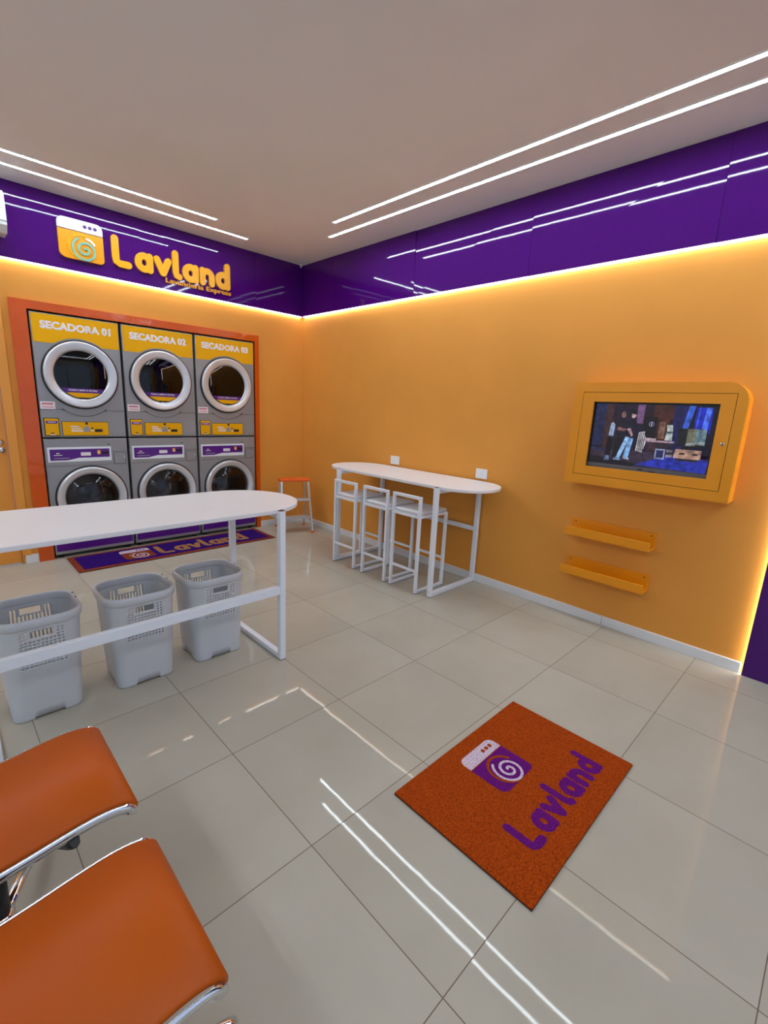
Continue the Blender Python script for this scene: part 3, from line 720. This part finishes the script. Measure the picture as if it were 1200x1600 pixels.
# ------------------------------------------------------------------ mats
t = thing('door_mat', 'orange rectangular mat with purple machine logo and lettering in the open floor', 'mat', (-1.8175, -4.29, 0))
b = MB(); b.box((-.4575, -.302, 0.0008), (.4575, .302, .004), 'matedge'); b.box((-.4575, -.302, .004), (.4575, .302, .0115), 'coiro', .002, 1); b.build('pile', t)
Y_ = (0, 1, 0)
d = {k: MB() for k in ('body', 'top', 'ring', 'spiral')}
icon(d, 0.232, 0.236, (-.128, -.008, .0117), X_, Y_, 0.001, 'coirpp', 'coirw', 'coirw', 'coiro', 'coiro')
for k, nme in (('body', 'logo_body'), ('top', 'logo_panel'), ('ring', 'logo_ring'), ('spiral', 'logo_spiral')): d[k].build(nme, t)
b = MB(); lavland(b, .612, .148, (-.275, -.222, .0117), X_, Y_, 0.0008, 'coirpp'); b.build('lettering', t)
t = thing('floor_runner', 'long purple runner mat with brown border lying before the washing machines', 'mat', (-1.672, -0.28, 0))
b = MB(); hx, hy = .968, .245
b.box((-hx, -hy, .0008), (hx, hy, .004), 'matedge'); b.box((-hx, -hy, .004), (hx, hy, .010), 'coirb', .002, 1); b.build('border', t)
b = MB(); b.box((-hx + .05, -hy + .045, .0099), (hx - .05, hy - .045, .0112), 'coirp'); b.build('pile', t)
d = {k: MB() for k in ('body', 'top', 'ring', 'spiral')}
icon(d, 0.27, 0.30, (-.56, -.145, .0113), X_, Y_, 0.001, 'coirb', 'coirw', 'coirw', 'coirg', 'coirp')
for k, nme in (('body', 'logo_body'), ('top', 'logo_panel'), ('ring', 'logo_ring'), ('spiral', 'logo_spiral')): d[k].build(nme, t)
b = MB(); lavland(b, .95, .30, (-.245, -.145, .0113), X_, Y_, 0.0008, 'coirg'); b.build('lettering', t)

# ------------------------------------------------------------------ television cabinet (front faces -x)
UX = (0, -1, 0)   # picture right = world -y when looking at +x
t = thing('tv_cabinet', 'yellow wall cabinet with one rounded corner enclosing the television', 'cabinet', (0.03, -4.06, 1.055))
def loc(y, z): return (-(y + 4.06), z - 1.055)     # world y,z -> plane coords
D0 = -0.15   # front plane (local x)
out = [loc(-3.555, 1.055), loc(-4.553, 1.060), loc(-4.553, 1.755 - .115)]
c = loc(-4.553 + .115, 1.755 - .115); out = out[:2] + arc(c[0], c[1], .115, 0, 90, 10) + [loc(-3.555, 1.755)]
hole = [loc(-3.615, 1.122), loc(-4.498, 1.122), loc(-4.498, 1.692), loc(-3.615, 1.692)]
b = MB()
def ring_faces(b, outer, inner, x, m, xin=None):
    """face between outline and rectangular hole, by fan of quads split per corner"""
    bm = b.bm; ov = [bm.verts.new((x, -p[0], p[1])) for p in outer]; iv = [bm.verts.new((x, -p[0], p[1])) for p in inner]
    es = []
    for L in (ov, iv):
        for i in range(len(L)): es.append(bm.edges.new((L[i], L[(i + 1) % len(L)])))
    r = bmesh.ops.triangle_fill(bm, edges=es, use_beauty=True); k = b.mi(m)
    for g in r['geom']:
        if isinstance(g, bmesh.types.BMFace): g.material_index = k
ring_faces(b, out, hole, D0, 'tvbox')
n = len(out)
for i in range(n):
    p, q = out[i], out[(i + 1) % n]
    b.poly([(D0, -p[0], p[1]), (D0, -q[0], q[1]), (0, -q[0], q[1]), (0, -p[0], p[1])], 'tvbox')
for i in range(4):
    p, q = hole[i], hole[(i + 1) % 4]
    b.poly([(D0, -p[0], p[1]), (D0, -q[0], q[1]), (D0 + .02, -q[0], q[1]), (D0 + .02, -p[0], p[1])], 'groove')
ring_faces(b, hole, [loc(-3.68, 1.18), loc(-4.44, 1.18), loc(-4.44, 1.64), loc(-3.68, 1.64)], D0 + .02, 'groove')
b.build('carcass', t)
b = MB(); e = .0028
h2 = [loc(-3.615 - e, 1.122 + e), loc(-4.498 + e, 1.122 + e), loc(-4.498 + e, 1.692 - e), loc(-3.615 - e, 1.692 - e)]
wi = [loc(-3.695, 1.184), loc(-4.424, 1.188), loc(-4.424, 1.631), loc(-3.695, 1.628)]
ring_faces(b, h2, wi, D0 - .001, 'tvbox')
for L_ in (h2, wi):
    for i in range(4):
        p, q = L_[i], L_[(i + 1) % 4]; b.poly([(D0 - .001, -p[0], p[1]), (D0 - .001, -q[0], q[1]), (D0 + .017, -q[0], q[1]), (D0 + .017, -p[0], p[1])], 'tvbox')
dd = b.build('door', t)
b = MB(); b.lathe([(.011, D0 - .001), (.011, D0 - .005), (.006, D0 - .007), (.001, D0 - .007)], (0, -(4.471 - 4.06), 1.402 - 1.055), 'chrome', 'x', 20); b.box((D0 - .008, -.4135, .335), (D0 - .006, -.4085, .358), 'bezel'); b.build('lock', dd)
# television inside
t = thing('television', 'flat television showing a blue-lit studio scene, set in the yellow wall cabinet', 'television', (0.03, -4.06, 1.18))
def L2(y, z): return (y + 4.06, z - 1.18)
b = MB(); b.box((-.118, L2(-4.432, 0)[0], -.004), (-.05, L2(-3.688, 0)[0], .458), 'bezel', .004); b.build('casing', t)
b = MB(); b.box((-.1205, L2(-4.424, 0)[0], .004), (-.117, L2(-3.694, 0)[0], .032), 'bezelg', .001)
b.box((-.122, .0, .014), (-.120, .03, .022), 'black'); b.box((-.122, -.075, .004), (-.120, -.04, .012), 'black'); b.build('lower_bezel', t)
EM = {}
def em(rgb, s=0.8):
    key = 'scr_%d_%d_%d' % rgb
    if key not in M:
        c_ = srgb(*rgb); M[key] = mat('screen_' + key, (0.01, 0.01, 0.01, 1), .25, emis=((c_[0], c_[1], c_[2], 1), s))
        nt = M[key].node_tree; bs = nt.nodes['Principled BSDF']; tc = nt.nodes.new('ShaderNodeTexCoord'); nz = nt.nodes.new('ShaderNodeTexNoise'); nz.inputs['Scale'].default_value = 38; nz.inputs['Detail'].default_value = 5
        mr = nt.nodes.new('ShaderNodeMapRange'); mr.inputs['From Min'].default_value = .3; mr.inputs['From Max'].default_value = .7; mr.inputs['To Min'].default_value = s * .35; mr.inputs['To Max'].default_value = s * 1.35
        nt.links.new(tc.outputs['Object'], nz.inputs['Vector']); nt.links.new(nz.outputs['Fac'], mr.inputs['Value']); nt.links.new(mr.outputs['Result'], bs.inputs['Emission Strength'])
    return key
b = MB(); SW, SH = .700, .400; sy0 = -.012 + SW / 2 - .0; sz0 = .034
SX = -.1185
def sp(pts, rgb, lay):
    b.poly([(SX - .00015 * lay, L2(-3.706, 0)[0] - p[0] / 100 * .706, sz0 + p[1] / 100 * .402) for p in pts], em(rgb))
def R4(x0, y0, x1, y1): return [(x0, y0), (x1, y0), (x1, y1), (x0, y1)]
sp(R4(0, 0, 100, 100), (20, 18, 40), 0)
sp(R4(0, 30, 10, 100), (26, 38, 82), 1); sp(R4(10, 22, 17, 100), (66, 40, 44), 1); sp(R4(17, 22, 38, 100), (36, 24, 48), 1)
sp(R4(38, 70, 44, 100), (120, 84, 130), 1); sp(R4(44, 30, 52, 100), (34, 22, 40), 1); sp(R4(52, 28, 68, 100), (74, 36, 32), 1)
sp(R4(68, 28, 78, 100), (30, 30, 92), 1); sp([(76, 60), (80, 60), (84, 100), (79, 100)], (62, 104, 226), 2); sp(R4(85, 60, 97, 98), (28, 42, 190), 1); sp([(90, 45), (94, 45), (96, 98), (92, 98)], (84, 120, 250), 2); sp([(86, 60), (87, 60), (88, 98), (87, 98)], (70, 100, 240), 2)
sp(R4(82, 22, 100, 45), (12, 14, 44), 2); sp([(0, 0), (100, 0), (100, 27), (55, 26), (0, 24)], (58, 46, 66), 2); sp([(42, 3), (99, 0), (100, 20), (78, 24), (62, 18)], (34, 52, 176), 3); sp([(0, 0), (40, 0), (44, 5), (18, 10), (0, 12)], (20, 18, 30), 3)
sp(R4(0, 22, 14, 26), (40, 48, 96), 3)
# people at left
sp([(15, 46), (16, 68), (18, 70), (20, 66), (19.5, 46)], (170, 196, 236), 4); sp([(14, 14), (15, 48), (20, 48), (19, 14)], (14, 12, 22), 4)
sp(arc(26.5, 83, 2.0, 0, 340, 12, 5), (150, 110, 110), 5); sp([(21, 46), (21, 70), (24, 77), (29, 77), (31, 66), (30, 44)], (26, 24, 44), 5); sp([(21, 12), (21, 48), (29, 48), (27, 12)], (16, 14, 26), 4); sp([(22, 58), (29, 56), (31, 60), (23, 63)], (140, 96, 100), 6)
sp(arc(35.3, 83, 2.0, 0, 340, 12, 5), (204, 170, 170), 6); sp([(33, 86), (33.5, 90), (37, 90), (37.5, 84)], (12, 10, 16), 7); sp([(30.5, 48), (31, 70), (33, 77), (38, 77), (39.5, 66), (38, 44)], (22, 20, 48), 6); sp([(31, 60), (36, 48), (37, 51), (34, 62)], (190, 150, 160), 7)
sp([(24.5, 12), (31, 48), (35, 48), (28, 12)], (150, 196, 246), 6); sp([(31, 14), (34, 46), (38, 46), (35.5, 14)], (130, 180, 238), 6); sp([(22, 8), (29, 8), (28, 12), (24, 13)], (120, 150, 190), 7); sp([(31, 11), (37, 10), (36, 14), (31.5, 15)], (150, 176, 214), 7); sp([(14, 6), (19, 6), (18, 14), (15, 14)], (100, 120, 160), 7)
# clothes rack, table, bust, shelf trunk
sp([(41, 26), (42, 56), (47, 58), (49, 40), (47, 24)], (200, 196, 206), 5)
for k in range(4): sp([(42.2 + k * 1.5, 26), (42.8 + k * 1.4, 56), (43.4 + k * 1.4, 56), (42.9 + k * 1.5, 26)], (26, 22, 34), 6)
sp([(45, 46), (45, 82), (56, 82), (56, 46)], (16, 12, 22), 3); sp(arc(51.5, 70, 2.3, 0, 340, 14, 4), (150, 154, 200), 4); sp(arc(51.5, 70, 1.8, 0, 340, 14, 3.2), (18, 14, 30), 5); sp(R4(51, 67, 52, 73), (180, 180, 220), 6)
sp(R4(46, 42, 72, 45), (176, 150, 166), 6); sp(R4(48, 45, 57, 48), (214, 190, 200), 6); sp(R4(50, 22, 54, 42), (62, 50, 74), 5); sp(R4(56, 24, 70, 41), (48, 38, 56), 4)
sp([(64, 46), (65, 60), (64, 70), (69, 70), (69.5, 60), (70, 46)], (184, 196, 196), 6); sp(arc(67, 75, 1.5, 0, 340, 10, 4), (20, 16, 24), 7); sp(R4(64.5, 57, 69.5, 60), (90, 124, 120), 7); sp(R4(58, 48, 63, 74), (130, 96, 84), 3)
sp(R4(58, 16, 66, 32), (150, 160, 196), 6); sp(R4(59, 18, 65, 30), (36, 40, 96), 7); sp(R4(67, 20, 72, 24), (140, 130, 150), 6); sp(R4(67, 28, 72, 32), (130, 120, 140), 6)
sp(R4(74, 38, 96, 66), (20, 26, 30), 4); sp(R4(81, 40, 88, 66), (112, 110, 92), 5); sp(R4(86, 42, 95, 66), (112, 140, 156), 5); sp([(81, 40), (95, 44), (95, 48), (81, 44)], (160, 166, 170), 6)
sp([(73, 20), (74, 34), (94, 34), (94, 20)], (186, 148, 130), 6); sp([(77, 26), (78, 29), (81, 29), (82, 26)], (50, 34, 34), 7); sp([(87, 26), (88, 29), (91, 29), (92, 26)], (50, 34, 34), 7); sp(R4(75, 16, 92, 20), (40, 34, 48), 6)
b.build('screen', t, fix=False)

# ------------------------------------------------------------------ channel shelves
def shelf(label, zb, zt):
    t = thing('wall_shelf', label, 'shelf', (0.03, -3.893, zb), 0, 'yellow channel shelves')
    h = .292; b = MB()
    b.box((-.012, -h, 0), (0, h, .112), 'shelf', .001, 1); b.box((-.13, -h, 0), (-.012, h, .011), 'shelf', .001, 1); b.box((-.13, -h, .011), (-.119, h, .062), 'shelf', .001, 1)
    b.build('channel', t)
    for yy in (-h + .03, h - .03):
        b = MB(); b.lathe([(.005, -.012), (.005, -.0135), (.001, -.014)], (0, yy, .088), 'groove', 'x', 12); b.build('screw', t)
shelf('yellow channel shelf under the television, upper of the two', .660, .77)
shelf('yellow channel shelf under the television, lower of the two', .360, .47)

# ------------------------------------------------------------------ outlets
def outlet(y, z, w_, label):
    t = thing('wall_outlet', label, 'outlet', (0.03, y, z), 0, 'white wall outlets')
    b = MB(); b.box((-.012, -w_ / 2, -.043), (0, w_ / 2, .043), 'plate', .004, 3); b.build('plate', t)
    b = MB(); b.box((-.0135, -.012, -.022), (-.011, .012, .022), 'frame', .001)
    for dz in (-.010, .010): b.lathe([(.003, -.0137), (.002, -.0140), (.0005, -.0140)], (0, 0, dz), 'gasket', 'x', 8)
    b.build('socket', t)
outlet(-1.675, 0.992, .122, 'white outlet plate on the orange wall above the middle of the bar table')
outlet(-2.745, 0.990, .118, 'white outlet plate on the orange wall above the near end of the bar table')

# ------------------------------------------------------------------ chairs (front edge faces +x)
def make_chair():
    t = thing('waiting_chair', '', 'chair', (0, 0, 0), 0, 'orange waiting chairs')
    # profile x,z  from front waterfall over seat to back; x=0 is chair centre, front tip .245
    P = [(.238, .398), (.243, .408), (.240, .421), (.225, .432), (.195, .440), (.15, .443), (.08, .436), (0, .424), (-.10, .414), (-.18, .420), (-.225, .44), (-.255, .49), (-.275, .58), (-.30, .72), (-.325, .84), (-.335, .88)]
    def smooth_(P, it=2):
        for _ in range(it):
            Q = [P[0]]
            for a, c in zip(P, P[1:]): Q += [(a[0] * .75 + c[0] * .25, a[1] * .75 + c[1] * .25), (a[0] * .25 + c[0] * .75, a[1] * .25 + c[1] * .75)]
            P = Q + [P[-1]]
        return P
    S = smooth_(P)
    def strip(P0, hw, th, m, name, off=0.0, parent=None, yc=0):
        b = MB(); bm = b.bm; k = b.mi(m); rows = []
        for i, p in enumerate(P0):
            a = P0[max(0, i - 1)]; c = P0[min(len(P0) - 1, i + 1)]; tx, tz = c[0] - a[0], c[1] - a[1]; l = math.hypot(tx, tz); nx, nz = tz / l, -tx / l
            if i == 0 or True:
                if nz < 0 and abs(nx) < .98 and False: nx, nz = -nx, -nz
            q = (p[0] + nx * off, p[1] + nz * off); e = .006
            sec = [(-hw, 0), (-hw + e, th), (hw - e, th), (hw, 0), (hw - e, -th * .8), (-hw + e, -th * .8)]
            rows.append([bm.verts.new((q[0] + nx * s_[1], yc + s_[0], q[1] + nz * s_[1])) for s_ in sec])
        for A, B in zip(rows, rows[1:]):
            for i in range(6):
                j = (i + 1) % 6; f = bm.faces.new((A[i], A[j], B[j], B[i])); f.material_index = k; f.smooth = True
        bm.faces.new(rows[0]).material_index = k; bm.faces.new(rows[-1][::-1]).material_index = k
        return b.build(name, parent or t, smooth=0.7)
    strip([s for s in S if s[0] > -.232], .198, .012, 'leather', 'seat')
    strip([s for s in S if s[0] <= -.228], .198, .012, 'leather', 'backrest')
    for s in (-1, 1): strip(S, .0065, .0155, 'chrome', 'side_rail', -.010, None, s * .2075)
    # black arched stretcher under the seat
    b = MB()
    for x in (.10, -.12):
        pts = [(x * (1 - .4 * k), yy, z) for yy, z, k in ((-.2, .408, 0), (-.17, .38, .2), (-.11, .345, .6), (-.04, .325, 1), (.04, .325, 1), (.11, .345, .6), (.17, .38, .2), (.2, .408, 0))]
        b.tube(pts, .013, 'black', 8, ry=.022)
    b.box((-.14, -.06, .290), (.07, .06, .350), 'black', .015, 3)
    b.build('stretcher', t, smooth=.7)
    b = MB(); b.lathe([(.026, .09), (.026, .295), (.001, .295)], (-.06, 0, 0), 'black', 'z', 20, cap0=True); b.build('column', t)
    return t
def base(t, rot):
    b = MB(); b.lathe([(.035, .055), (.035, .105), (.026, .115)], (-.06, 0, 0), 'chrome', 'z', 20, cap0=True, cap1=True)
    F_ = []
    for k in range(4):
        a = rot + k * PI / 2; c, s = math.cos(a), math.sin(a)
        b.tube([(c * r - .06, s * r, z) for r, z in ((.02, .082), (.15, .066), (.33, .038), (.375, .026), (.39, .02))], .016, 'chrome', 10, ry=.014); F_.append((c, s))
    o = b.build('star_base', t)
    for c, s in F_:
        b = MB(); b.lathe([(.016, 0), (.016, .016), (.01, .022)], (c * .375 - .06, s * .375, 0), 'black', 'z', 12, cap0=True); b.build('glide', o)
ch = make_chair()
c2 = dup(ch, (-3.408, -4.170, 0), 0, 'orange leatherette chair with chrome rails, nearest the camera')
ch.location = (-3.405, -3.622, 0); ch['label'] = 'orange leatherette chair with chrome rails, second from the camera, beside the baskets'
base(c2, math.radians(-8)); base(ch, math.radians(-25))
